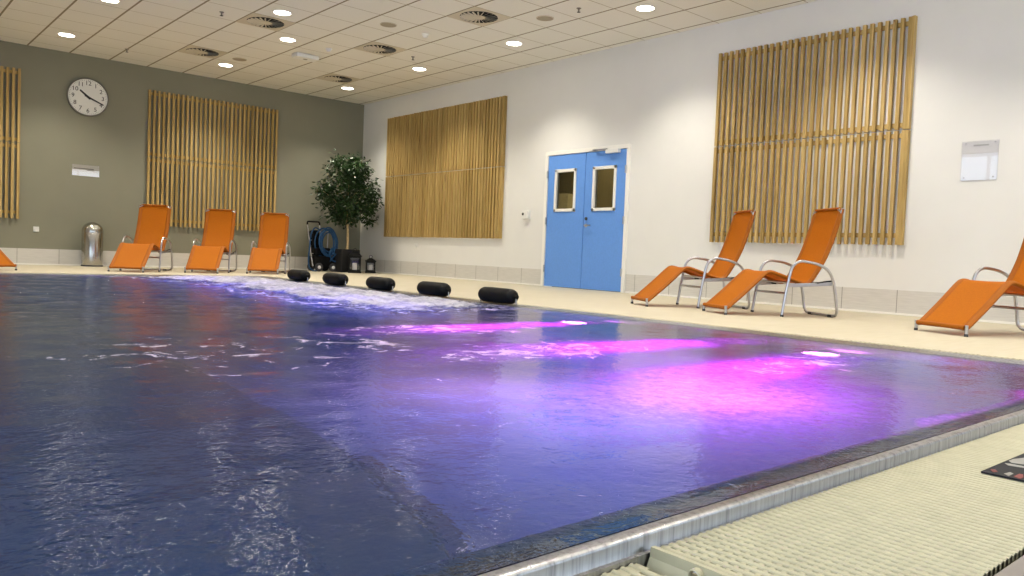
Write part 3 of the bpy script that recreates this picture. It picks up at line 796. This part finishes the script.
# raised end plate with a hollow flank
sec = [(-7.5070, -0.0270), (-7.5010, -0.0130), (-7.4960, -0.0030), (-7.4945, 0.0130), (-7.4850, 0.0130), (-7.4850, -0.0380), (-7.5070, -0.0380)]
ep.prism(sec, y1 - y0 - .004, lambda a, z, e: (a - L.x, y0 + .002 + e - L.y, z - L.z))
e_o = ep.build('end_plate', M['cream_plastic'], g)
for yy in (-14.02, -14.06):
    rot = Matrix.Rotation(-PI / 2, 3, 'Y')
    s = MB().lathe([(.011, -.006), (.011, .004), (.0085, .006), (.0075, .001), (.0, .001)], (-7.501 - L.x, yy - L.y, -.001 - L.z), 24, rot)
    s.build('bolt_collar', M['cream_plastic'], e_o)
    MB().lathe([(.0068, -.004), (.0066, .003), (.003, .0042), (.0, .003)], (-7.501 - L.x, yy - L.y, -.001 - L.z), 18, rot).build('bolt', M['bin_steel'], e_o)
grate('overflow_grate', 'lower cream bar grating at the bottom photo edge, left of the bolted end plate', 0, -8.9, -7.510, y0, y1, -.004, .0205, .06)
grate('overflow_grate', 'cream overflow grating strip along the right pool edge in front of the loungers', 1, PY0 - .01, PY1 + .01, PX1 + .026, PX1 + GW - .012, .0, .03, .045)
grate('overflow_grate', 'cream overflow grating strip along the far pool edge before the grey wall', 0, PX0, PX1 + GW - .012, PY1 + .026, PY1 + GW - .005, .0, .03, .045)
ed = MB().bx(PX0, -.0, PY0 - GN - .034, PY0 - GN - .004, -.12, .004)
struct(ed.build('trim_6', M['edge_rubber'], None, .002), 'grey edge profile beside the near grating')

def marker():
    r = thing('marker_plate', 'black marker plate with grey diver pictogram and red marks set on the near grating', 'sign', (-6.24, -14.14, .0075))
    MB().bx(-.226, .16, -.12, .071, 0, .004).build('plate', M['plate_black'], r)
    def shape(pts, nm, m): MB().prism(pts[::-1], .001, lambda a, c, e: (a, c, .004 + e)).build(nm, m, r)
    shape([(-.051, .066), (-.022, .065), (.03, .05), (.06, .01), (.04, -.01), (-.03, .012), (-.059, .031), (-.064, .041), (-.069, .055)], 'diver_figure', M['plate_grey'])
    shape([(-.090, .063), (-.083, .054), (-.080, .024), (-.05, -.02), (-.06, -.028), (-.098, .019), (-.106, .051)], 'water_line', M['plate_grey'])
    shape([(-.205, .030), (-.176, .026), (-.184, .017), (-.217, .017)], 'swimmer_figure', M['plate_grey'])
    shape([(-.190, .063), (-.179, .056), (-.198, .045), (-.210, .051)], 'red_mark', M['plate_red'])
    shape([(-.212, .008), (-.174, .008), (-.172, .001), (-.200, -.008), (-.222, -.007)], 'red_mark', M['plate_red'])
marker()

# ------------------------------------------------------------------ pool head rolls
def cushions():
    p = thing('neck_roll', '', 'neck cushion', (0, 0, 0), 0, 'black neck rolls along the far right pool edge')
    R = Matrix.Rotation(PI / 2, 3, 'X')
    pr = [(.0, -.235), (.035, -.232), (.058, -.215), (.068, -.185), (.0695, -.1), (.0695, .1), (.068, .185), (.058, .215), (.035, .232), (.0, .235)]
    MB().lathe(pr, (0, 0, .088), 28, R).build('roll', M['black_foam'], p)
    for s in (-1, 1):
        b = MB().lathe([(.022, 0), (.022, .012), (.012, .016), (.012, .03), (.018, .033), (.018, .04), (0, .042)], (0, s * .226, .088), 18, Matrix.Rotation(-s * PI / 2, 3, 'X'))
        cap = b.build('end_cap', M['black_metal'], p)
        k = MB().tube(fillet([(0, s * .252, .088), (.0, s * .252, .02), (.05, s * .252, .004)], .02), .006, 8)
        k.build('bracket', M['steel'], p)
    labs = ['black neck roll on the pool edge farthest away, in front of the rightmost far lounger',
            'second black neck roll from the far end, in front of the hose cart',
            'middle black neck roll of the five, in front of the smaller lantern',
            'fourth black neck roll from the far end, below the wide slatted panel',
            'nearest and largest looking black neck roll, left of the blue door']
    for i, y in enumerate((-5.28, -6.25, -7.27, -8.28, -9.28)):
        if i == 0: p.location = (-3.925, y, .012); p['label'] = labs[0]
        else: dup(p, (-3.925, y, .012), None, labs[i])
cushions()

# ------------------------------------------------------------------ loungers
def lounger():
    r = thing('sun_lounger', '', 'lounger', (0, 0, 0), 0, 'orange steel-framed loungers around the pool')
    prof = spline([(-.012, 0, .072), (.02, 0, .088), (.19, 0, .238), (.345, 0, .385), (.40, 0, .418), (.46, 0, .412), (.60, 0, .368), (.74, 0, .325), (.79, 0, .322), (.83, 0, .352), (.90, 0, .462), (.97, 0, .60), (1.035, 0, .785), (1.08, 0, .94), (1.098, 0, 1.015), (1.102, 0, 1.035)], 5)
    W = .235; n = len(prof)
    vs = []; fs = []; cs = [-W * .88, -W * .5, 0, W * .5, W * .88]; nc = len(cs)
    nor = []
    for i in range(n):
        t = (prof[min(i + 1, n - 1)] - prof[max(i - 1, 0)]).normalized(); nor.append(Vector((-t.z, 0, t.x)))
    for lay in (0, 1):
        for i, p in enumerate(prof):
            k = min(1, max(0, (i - n + 5) / 4)); w = 1 - .10 * k       # clipped top corners
            for c in cs:
                sag = -.008 * (1 - (c / W) ** 2)
                q = p + nor[i] * (sag - lay * .004); vs.append((q.x, c * w, q.z))
    o2 = n * nc
    for i in range(n - 1):
        for j in range(nc - 1):
            a = i * nc + j; fs.append((a, a + 1, a + nc + 1, a + nc)); fs.append((o2 + a, o2 + a + nc, o2 + a + nc + 1, o2 + a + 1))
    for i in range(n - 1):
        for j in (0, nc - 1): a = i * nc + j; fs.append((a, a + nc, o2 + a + nc, o2 + a))
    for i in (0, n - 1):
        for j in range(nc - 1): a = i * nc + j; fs.append((a, a + 1, o2 + a + 1, o2 + a))
    b = MB(); b.add(vs, fs, True); sling = b.build('sling', M['sling'], r)
    for s in (-1, 1):                                    # hems that sleeve the side rails
        b = MB(); vs = []; fs = []
        m = n - 4
        for i in range(m):
            q = prof[i] - nor[i] * .012
            for a in range(10):
                ang = 2 * PI * a / 10; d = Vector((0, s * (W - .022), 0)) + nor[i] * (.018 * math.sin(ang)) + Vector((0, .032 * math.cos(ang), 0)); vs.append(q + d)
        for i in range(m - 1):
            for a in range(10): fs.append((i * 10 + a, i * 10 + (a + 1) % 10, (i + 1) * 10 + (a + 1) % 10, (i + 1) * 10 + a))
        fs += [tuple(range(10)), tuple((m - 1) * 10 + a for a in range(10))]
        b.add(vs, fs, True); b.build('side_hem', M['sleeve'], sling)
    hem = MB().tube([(-.012, -W + .01, .066), (-.012, W - .01, .066)], .018, 12); hem.build('foot_hem', M['sleeve'], sling)
    hem = MB().tube([(1.098, -W * .84, 1.026), (1.098, W * .84, 1.026)], .0135, 12); hem.build('head_hem', M['sleeve'], sling)
    # bent side rails joined at the head
    rail = [Vector((p.x, 0, p.z)) - nor[i] * .012 for i, p in enumerate(prof[:-3])]
    Wr = W - .006
    path = [Vector((p.x, -Wr, p.z)) for p in rail] + fillet([(1.094, -Wr, .985), (1.1, -Wr + .045, 1.026), (1.1, Wr - .045, 1.026), (1.094, Wr, .985)], .03) + [Vector((p.x, Wr, p.z)) for p in rail[::-1]]
    MB().tube(path, .0125, 10).build('sling_frame', M['steel'], r)
    for s in (-1, 1):
        f = MB().tube([(-.012, s * (W + .004), .084), (-.010, s * (W + .004), .012)], .0125, 12).build('foot', M['steel'], r)
        MB().tube([(-.010, s * (W + .004), .02), (-.010, s * (W + .004), 0)], .0145, 12).build('foot_cap', M['dark_rubber'], f)
    # arm frame: front leg, arm, rear leg, floor bar, and back again
    V = .283
    half = [(.52, 0.), (.545, .19), (.575, .36), (.598, .47), (.67, .522), (.84, .503), (.965, .452), (1.02, .355), (1.06, .18), (1.085, .016)]
    pa = [Vector((u, -V, z)) for u, z in half]; pb = [Vector((u, V, z)) for u, z in half[::-1]]
    MB().tube(fillet(pa + pb, .075, 5), .0135, 10).build('arm_frame', M['steel'], r)
    for s in (-1, 1):
        MB().tube([(.522, s * V, .018), (.52, s * V, 0)], .0158, 12).build('foot_cap', M['dark_rubber'], r)
        MB().tube([(1.085, s * .17 - .03, .012), (1.085, s * .17 + .03, .012)], .0165, 10).build('foot_cap', M['dark_rubber'], r)
        MB().box((.795, s * (V - .022), .302), (.455, .012, .034), Matrix.Rotation(math.radians(-3.5), 3, 'Y')).build('side_rail', M['steel'], r, .003)
        MB().tube(spline([(.80, s * (V - .025), .315), (.87, s * (V - .022), .318), (.95, s * (V - .02), .335), (1.022, s * (V - .008), .345)], 6), .007, 8).build('tension_bar', M['black_metal'], r)
        MB().box((.70, s * (W - .02), .312), (.05, .018, .05)).build('hinge', M['black_metal'], r, .006)
    MB().tube([(.57, -V, .318), (.57, V, .318)], .0115, 10).build('crossbar', M['steel'], r)
    MB().tube([(.550, -V, .215), (.550, V, .215)], .0115, 10).build('crossbar', M['steel'], r)
    MB().tube([(1.0, -V, .318), (1.0, V, .318)], .010, 10).build('crossbar', M['steel'], r)
    return r
lg = lounger()
def bearing(b): return math.radians(90 - b)          # compass-like: 0 = +y, 90 = +x
spots = [(-6.80, -2.62, -40, 'orange lounger cut off by the left photo edge, below the left slatted panel'),
         (-5.255, -2.5, 36, 'orange lounger beside the steel bin'),
         (-4.18, -2.5, 34, 'middle orange lounger of the three in front of the grey wall panel'),
         (-3.21, -2.5, 33, 'orange lounger left of the blue hose cart, rightmost by the grey wall'),
         (-2.10, -9.42, 121.5, 'orange lounger on the white wall side nearest the blue door'),
         (-2.18, -10.40, 120.7, 'orange lounger in front of the right slatted panel, the second from the blue door'),
         (-2.055, -12.35, 114.5, 'orange lounger cut off by the right photo edge, under the notice holder')]
for i, (x, y, b, lab) in enumerate(spots):
    if i == 0: lg.location = (x, y, 0); lg.rotation_euler = (0, 0, bearing(b)); lg['label'] = lab
    else: dup(lg, (x, y, 0), bearing(b), lab)

# ------------------------------------------------------------------ bin
def bin_():
    r = thing('waste_bin', 'domed stainless steel waste bin against the grey wall', 'bin', (-5.19, -.26, 0))
    MB().lathe([(.163, 0), (.165, .004), (.165, .022), (.16, .026)], (0, 0, 0), 48).build('base_ring', M['dark_rubber'], r)
    MB().lathe([(.16, .02), (.161, .026), (.161, .556), (.158, .56)], (0, 0, 0), 48).build('body', M['bin_steel'], r)
    R = .162; prof = [(R, .562), (R, .578)] + [(R * math.cos(a), .578 + .158 * math.sin(a)) for a in [k * PI / 2 / 12 for k in range(1, 13)]]
    MB().lathe(prof, (0, 0, 0), 48).build('dome_lid', M['bin_steel'], r)
bin_()

# ------------------------------------------------------------------ tree, lanterns, hose cart
def tree():
    cx, cy = -.80, -.86
    r = thing('potted_tree', 'leafy ficus tree with pale trunk in a dark planter in the room corner', 'plant', (cx, cy, 0))
    def sq(h, z): return [(-h, -h, z), (h, -h, z), (h, h, z), (-h, h, z)]
    b = MB(); a, t = .2, .02
    vs = sq(.19, 0) + sq(.2, .45) + sq(.178, .45) + sq(.178, .40)
    fs = [(0, 3, 2, 1)] + [(i * 4 + k, i * 4 + (k + 1) % 4, i * 4 + 4 + (k + 1) % 4, i * 4 + 4 + k) for i in range(3) for k in range(4)]
    b.add(vs, fs).build('planter', M['planter'], r, .006)
    MB().add(sq(.18, .405) + sq(.18, .39), [(0, 1, 2, 3), (4, 7, 6, 5)] + [(k, 4 + k, 4 + (k + 1) % 4, (k + 1) % 4) for k in range(4)]).build('soil', M['soil'], r)
    rd = random.Random(5)
    tr = MB()
    tr.tube(spline([(.02, 0, .39), (.035, .01, .6), (.02, 0, .85), (.0, .01, 1.1), (-.02, 0, 1.45)], 5), [.030 - .016 * k / 20 for k in range(21)], 10)
    tips = []
    for k in range(11):
        z0 = .86 + .055 * k; a = k * 2.4; L = rd.uniform(.35, .6)
        base = Vector((.0, .0, z0)); tip = Vector((math.cos(a) * L, math.sin(a) * L, z0 + rd.uniform(.2, .6)))
        tr.tube(spline([base, base.lerp(tip, .5) + Vector((0, 0, .06)), tip], 4), [.009 - .006 * i / 8 for i in range(9)], 7)
    tr.build('trunk', M['bark'], r)
    # leaves in clumps inside an uneven crown
    lf = MB(); cl = []
    while len(cl) < 118:
        p = Vector((rd.uniform(-1, 1), rd.uniform(-1, 1), rd.uniform(-1, 1)))
        if .25 < p.length < 1.:
            sx = .55 if p.z < .3 else .48
            cl.append(Vector((p.x * sx, p.y * .52, 1.60 + p.z * .64)))
    cl += [Vector((.42, -.1, 1.02)), Vector((.52, 0, 1.08)), Vector((-.36, 0, 1.08)), Vector((.55, -.05, 1.62)), Vector((-.58, 0, 1.55)), Vector((-.25, 0, 2.22)), Vector((.12, 0, 2.25)), Vector((.4, 0, 2.1))]
    for c in cl:
        for _ in range(46):
            d = Vector((rd.gauss(0, 1), rd.gauss(0, 1), rd.gauss(0, 1))) * .062; p = c + d
            if p.x > .74: continue
            L = rd.uniform(.055, .09); w = L * .24
            ax = (Vector((d.x, d.y, d.z * .4 - .04)).normalized() + Vector((rd.uniform(-.6, .6), rd.uniform(-.6, .6), rd.uniform(-.7, .3)))).normalized()
            sd = ax.cross(Vector((rd.uniform(-1, 1), rd.uniform(-1, 1), 1))).normalized(); nn = ax.cross(sd)
            q = [p, p + ax * L * .35 + sd * w, p + ax * L * .7 + sd * w * .8, p + ax * L - nn * L * .12, p + ax * L * .7 - sd * w * .8, p + ax * L * .35 - sd * w]
            lf.add(q, [(0, 1, 2, 3), (0, 3, 4, 5)], True)
    lf.build('foliage', M['leaf'], r)
tree()

def lantern(loc, w, h, rz, label):
    r = thing('lantern', label, 'lantern', loc, rz, 'black candle lanterns beside the planter')
    k = w / 2; zt = h * .72
    MB().bx(-k, k, -k, k, 0, .03).bx(-k * .94, k * .94, -k * .94, k * .94, .03, .04).build('base', M['black_metal'], r, .004)
    t = .022
    fr = MB()
    for sx in (-1, 1):
        for sy in (-1, 1): fr.box((sx * (k * .9 - t / 2), sy * (k * .9 - t / 2), (.04 + zt) / 2), (t, t, zt - .04))
    for s in (-1, 1):
        for z in (.05, zt - .012): fr.box((0, s * (k * .9 - t / 2), z), (2 * k * .86, t * .9, .024)).box((s * (k * .9 - t / 2), 0, z), (t * .9, 2 * k * .86, .024))
    fr.build('frame', M['black_metal'], r)
    for s in (-1, 1):
        MB().box((0, s * (k * .9 - t / 2), (.05 + zt) / 2), (2 * k * .82, .003, zt - .07)).build('glass_pane', M['lantern_glass'], r)
        MB().box((s * (k * .9 - t / 2), 0, (.05 + zt) / 2), (.003, 2 * k * .82, zt - .07)).build('glass_pane', M['lantern_glass'], r)
    def sq(a, z): return [(-a, -a, z), (a, -a, z), (a, a, z), (-a, a, z)]
    vs = sq(k * 1.04, zt) + sq(k * 1.04, zt + .02) + sq(k * .86, zt + .03) + sq(k * .72, h * .86) + sq(k * .42, h * .92) + sq(k * .3, h * .95)
    fs = [(3, 2, 1, 0), (20, 21, 22, 23)] + [(i * 4 + j, i * 4 + (j + 1) % 4, i * 4 + 4 + (j + 1) % 4, i * 4 + 4 + j) for i in range(5) for j in range(4)]
    MB().add(vs, fs).build('roof', M['black_metal'], r, .003)
    n = 14; ring = [(math.cos(2 * PI * i / n) * .03, 0, h * .95 + .026 + math.sin(2 * PI * i / n) * .03) for i in range(n)]
    MB().tube(ring, .005, 8, closed=True).build('carry_ring', M['black_metal'], r)
lantern((-.825, -1.26, 0), .25, .44, -.48, 'taller black candle lantern in front of the dark planter')
lantern((-.415, -1.16, 0), .20, .31, -.48, 'smaller black candle lantern right of the taller one, near the white wall')
def candle(loc, r_, h, label):
    r = thing('candle', label, 'candle', loc, 0, 'white candles in the lanterns')
    MB().lathe([(r_, 0), (r_, h - .006), (r_ * .85, h), (r_ * .3, h - .004), (0, h - .005)], (0, 0, 0), 24).build('wax', M['candle'], r)
    MB().tube([(0, 0, h - .006), (.001, 0, h + .012)], .0015, 6).build('wick', M['clock_ink'], r)
candle((-.825, -1.26, .04), .045, .155, 'white pillar candle inside the taller black lantern')
candle((-.415, -1.16, .04), .04, .12, 'white pillar candle inside the smaller black lantern')

def cart():
    cx, cy = -1.24, -.62
    r = thing('hose_cart', 'black wheeled pool cleaner cart with bent steel handle left of the planter', 'cart', (cx, cy, 0))
    # leaning steel handle frame: two bent uprights, cross bars and a grip
    def up(x, top): return fillet([(x, -.12, .10), (x, -.02, .34), (x * 1.02, .02, .52), (x, .16, top)], .08)
    for x, top in ((-.2, .90), (.06, .90)): MB().tube(up(x, top), .013, 10).build('upright', M['steel'], r)
    MB().tube(fillet([(-.2, .16, .90), (-.2, .17, .965), (.06, .17, .965), (.06, .16, .90)], .05), .016, 10).build('grip', M['black_metal'], r)
    for z, y in ((.34, -.02), (.6, .05)): MB().tube([(-.2, y, z), (.06, y, z)], .009, 8).build('cross_bar', M['steel'], r)
    MB().tube(fillet([(.22, .12, .42), (.24, .14, .8), (.22, .16, .86)], .04), .011, 8).build('hook_post', M['steel'], r)
    MB().bx(-.19, .26, -.16, .14, .07, .30).build('body', M['black_foam'], r, .035, None, 3)
    MB().bx(-.15, .2, -.10, .12, .30, .46).build('motor_cover', M['black_foam'], r, .04, None, 3)
    MB().box((-.07, .1, .62), (.2, .14, .36), Matrix.Rotation(-.25, 3, 'X')).build('filter_bag', M['black_foam'], r, .05, None, 3)
    for x in (-.1, .2):
        w = MB().lathe([(.05, -.018), (.078, -.018), (.082, -.008), (.082, .008), (.078, .018), (.05, .018)], (x, -.175, .082), 28, Matrix.Rotation(PI / 2, 3, 'X')).build('wheel', M['dark_rubber'], r)
        MB().lathe([(.034, -.02), (.034, .022), (.02, .026), (0, .026)], (x, -.175, .082), 20, Matrix.Rotation(PI / 2, 3, 'X')).build('hub', M['white_plastic'], w)
    for x in (-.1, .2): MB().lathe([(.05, -.018), (.078, -.018), (.082, 0), (.078, .018), (.05, .018)], (x, .15, .082), 20, Matrix.Rotation(PI / 2, 3, 'X')).build('wheel', M['dark_rubber'], r)
    # blue hose coiled over the handle, one end hanging down to the floor
    h = thing('hose', 'blue hose coiled over the black cart, one end hanging to the floor', 'hose', (cx, cy, 0))
    rd = random.Random(9); path = []
    for k in range(7 * 18):
        a = 2 * PI * k / 18; t = k / (7 * 18); ph = 7 * t
        rx = .17 + .03 * math.sin(ph * 2.1); rz = .25 + .035 * math.cos(ph * 1.7)
        x = .10 + .05 * math.sin(ph * 1.3) + rx * math.cos(a); z = .57 + .03 * math.sin(ph) + rz * math.sin(a) - .05 * (x - .1)
        path.append((x, -.03 - .095 * (.5 + .5 * math.cos(ph * 2.6)) + .19 * (z - .57) * .35 - .03, z))
    MB().tube(path, .0135, 8).build('coil', M['hose'], h)
    MB().tube(spline([(.0, .0, .80), (-.15, -.06, .84), (-.245, -.09, .7), (-.27, -.1, .45), (-.285, -.1, .22), (-.27, -.11, .08), (-.22, -.16, .018), (-.19, -.25, .014)], 6), .0135, 8).build('hanging_end', M['hose'], h)
    MB().tube(spline([(.14, -.15, .2), (.2, -.2, .30), (.27, -.19, .36), (.3, -.16, .26), (.24, -.2, .2), (.15, -.2, .24), (.12, -.18, .36), (.18, -.15, .46)], 6), .0125, 8).build('loose_loop', M['hose'], h)
cart()

# ------------------------------------------------------------------ daylight and view
w = bpy.data.worlds.new('sky'); SC.world = w; w.use_nodes = True
nt = w.node_tree; bg = nt.nodes['Background']
bg.inputs[0].default_value = (.72, .86, 1., 1); bg.inputs[1].default_value = 2.7
SC.view_settings.view_transform = 'Standard'; SC.view_settings.look = 'None'
SC.view_settings.gamma = 1.; SC.view_settings.use_curve_mapping = False
SC.view_settings.exposure = 0.40
SC.cycles.max_bounces = 8; SC.cycles.diffuse_bounces = 4; SC.cycles.glossy_bounces = 4; SC.cycles.transmission_bounces = 6; SC.cycles.transparent_max_bounces = 10
SC.cycles.sample_clamp_indirect = 6.; SC.cycles.sample_clamp_direct = 0.
SC.cycles.caustics_reflective = False; SC.cycles.caustics_refractive = False
SC.cycles.use_denoising = True
